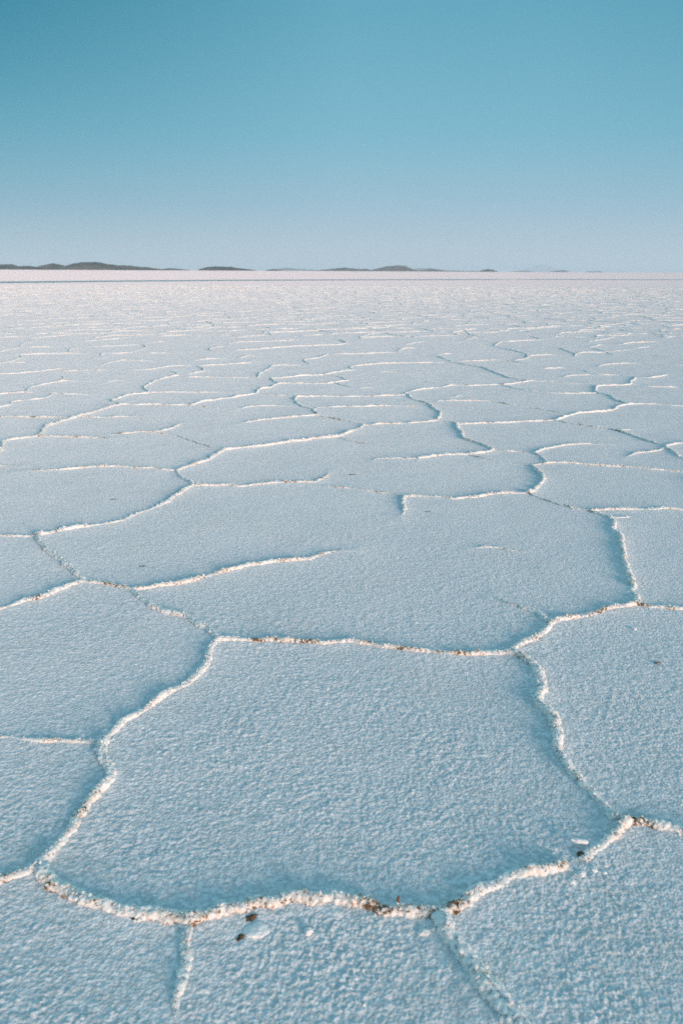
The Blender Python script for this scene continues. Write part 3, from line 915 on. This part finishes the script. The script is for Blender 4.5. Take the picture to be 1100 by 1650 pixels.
hill([(668, 435), (684, 432.6), (692, 431.6), (701, 431.8), (712, 433.6), (735, 434), (765, 434.2), (785, 435.6)], 11500, 435.2, seed=14)
hill([(768, 436), (778, 433.4), (785, 431.6), (791, 432.3), (797, 434.4), (803, 436)], 9500, 435.8, seed=15)
hill([(826, 436.8), (842, 434), (852, 431.2), (861, 429), (867, 426), (872, 425), (880, 427), (888, 430.5), (896, 434), (906, 436.8)], 60000, 436.8, seed=16)
hill([(820, 437), (832, 435.8), (850, 435.2), (862, 437)], 17000, 437, seed=17)
hill([(880, 437.4), (892, 436), (902, 434.6), (910, 434.4), (918, 437.4)], 16000, 437.3, seed=18)
hill([(938, 438.6), (950, 437.2), (964, 437), (974, 438.6)], 17000, 438.5, seed=19)

# ------------------------------------------------------------------ air
if HAZE > 0:
    import bmesh
    bm = bmesh.new()
    bmesh.ops.create_cube(bm, size=1.0)
    me = bpy.data.meshes.new("haze")
    bm.to_mesh(me); bm.free()
    hz = link("haze", me, (0, 0, 0))
    hz.scale = (136000, 136000, 620)
    hz.location = (0, 0, 310 - 8)
    hz["kind"] = "stuff"
    a = N("air")
    pv = a.n("ShaderNodeVolumePrincipled")
    pv.inputs["Color"].default_value = (0.80, 0.90, 0.96, 1)
    pv.inputs["Density"].default_value = HAZE
    pv.inputs["Anisotropy"].default_value = 0.0
    a.l(pv.outputs[0], a.out.inputs["Volume"])
    me.materials.append(a.m)

# ------------------------------------------------------------------ light
sun_d = bpy.data.lights.new("sun", 'SUN')
sun_d.energy = SUN_STRENGTH
sun_d.color = SUN_COLOR
sun_d.angle = math.radians(SUN_ANGLE)
sun = bpy.data.objects.new("sun", sun_d)
COL.objects.link(sun)
to_sun = SUN_DIR * math.cos(SUN_EL) + Vector((0, 0, math.sin(SUN_EL)))
sun.rotation_euler = to_sun.to_track_quat('Z', 'Y').to_euler()

w = bpy.data.worlds.new("World")
S.world = w
w.use_nodes = True
nt = w.node_tree
nt.nodes.clear()
sky = nt.nodes.new("ShaderNodeTexSky")
sky.sky_type = 'NISHITA'
sky.sun_disc = False
sky.sun_elevation = SUN_EL
sky.sun_rotation = math.atan2(SUN_DIR.x, SUN_DIR.y)
sky.air_density = 1.0
sky.dust_density = 0.6
sky.ozone_density = 2.0
K = 1.0 / SKY_STRENGTH


def wn(kind, **kw):
    x = nt.nodes.new(kind)
    for k_, v_ in kw.items():
        setattr(x, k_, v_)
    return x


def wramp(sock, stops):
    r = wn("ShaderNodeValToRGB")
    e = r.color_ramp.elements
    while len(e) < len(stops):
        e.new(0.5)
    for i_, (p_, c_) in enumerate(stops):
        e[i_].position = p_
        e[i_].color = (c_, c_, c_, 1) if isinstance(c_, (int, float)) else (*c_, 1)
    nt.links.new(sock, r.inputs[0])
    return r.outputs[0]


def wmix(fac, a_, b_, mode='MIX'):
    x = wn("ShaderNodeMix", data_type='RGBA', blend_type=mode)
    for sock, v_ in ((x.inputs[0], fac), (x.inputs[6], a_), (x.inputs[7], b_)):
        if isinstance(v_, (int, float)):
            sock.default_value = v_
        elif isinstance(v_, tuple):
            sock.default_value = (*v_, 1)
        else:
            nt.links.new(v_, sock)
    return x.outputs[2]


def wmath(op, a_, b_):
    x = wn("ShaderNodeMath", operation=op)
    for i_, v_ in enumerate((a_, b_)):
        if isinstance(v_, (int, float)):
            x.inputs[i_].default_value = v_
        else:
            nt.links.new(v_, x.inputs[i_])
    return x.outputs[0]


tc = wn("ShaderNodeTexCoord")
sx = wn("ShaderNodeSeparateXYZ")
nt.links.new(tc.outputs["Generated"], sx.inputs[0])
dx, dy, dz = sx.outputs
# the clear teal evening sky away from the sun, pale towards the horizon
g = wramp(dz, [(0.0, (.465, .58, .67)), (.03, (.43, .565, .665)), (.075, (.30, .52, .65)), (.147, (.180, .475, .622)),
               (.27, (.108, .388, .53)), (.45, (.20, .462, .605)), (.75, DOME), (1.0, DOME)])
side = wramp(wmath('ADD', wmath('MULTIPLY', dx, 1.0), 0.5), [(0.0, 1.0), (0.11, 0.95), (0.5, 0.0), (0.72, 0.03), (0.9, 0.30), (1.0, 0.3)])
lift = wramp(dz, [(0.0, 0.10), (.147, .50), (.27, 1.0), (.40, .8), (.6, 0.0)])
g = wmix(wmath('MULTIPLY', side, lift), g, wmix(1.0, g, (.0, .53, .60), 'MULTIPLY'))
gk = wmix(1.0, g, (K, K, K), 'MULTIPLY')
nish = wmix(1.0, sky.outputs[0], NISH, 'MULTIPLY')
back = wramp(wmath('ADD', wmath('MULTIPLY', dy, 0.5), 0.5), [(0.15, 1.0), (0.55, 0.0)])
skyc = wmix(back, gk, nish)
bg = nt.nodes.new("ShaderNodeBackground")
bg.inputs["Strength"].default_value = SKY_STRENGTH
wo = nt.nodes.new("ShaderNodeOutputWorld")
nt.links.new(skyc, bg.inputs["Color"])
nt.links.new(bg.outputs[0], wo.inputs["Surface"])

# ------------------------------------------------------------------ render settings
S.view_settings.view_transform = 'Standard'
S.view_settings.look = 'None'
S.view_settings.gamma = 1.0
S.view_settings.exposure = EXPOSURE
S.cycles.max_bounces = 5
S.cycles.diffuse_bounces = 2
S.cycles.volume_bounces = 1
S.cycles.use_denoising = False
S.cycles.use_adaptive_sampling = False
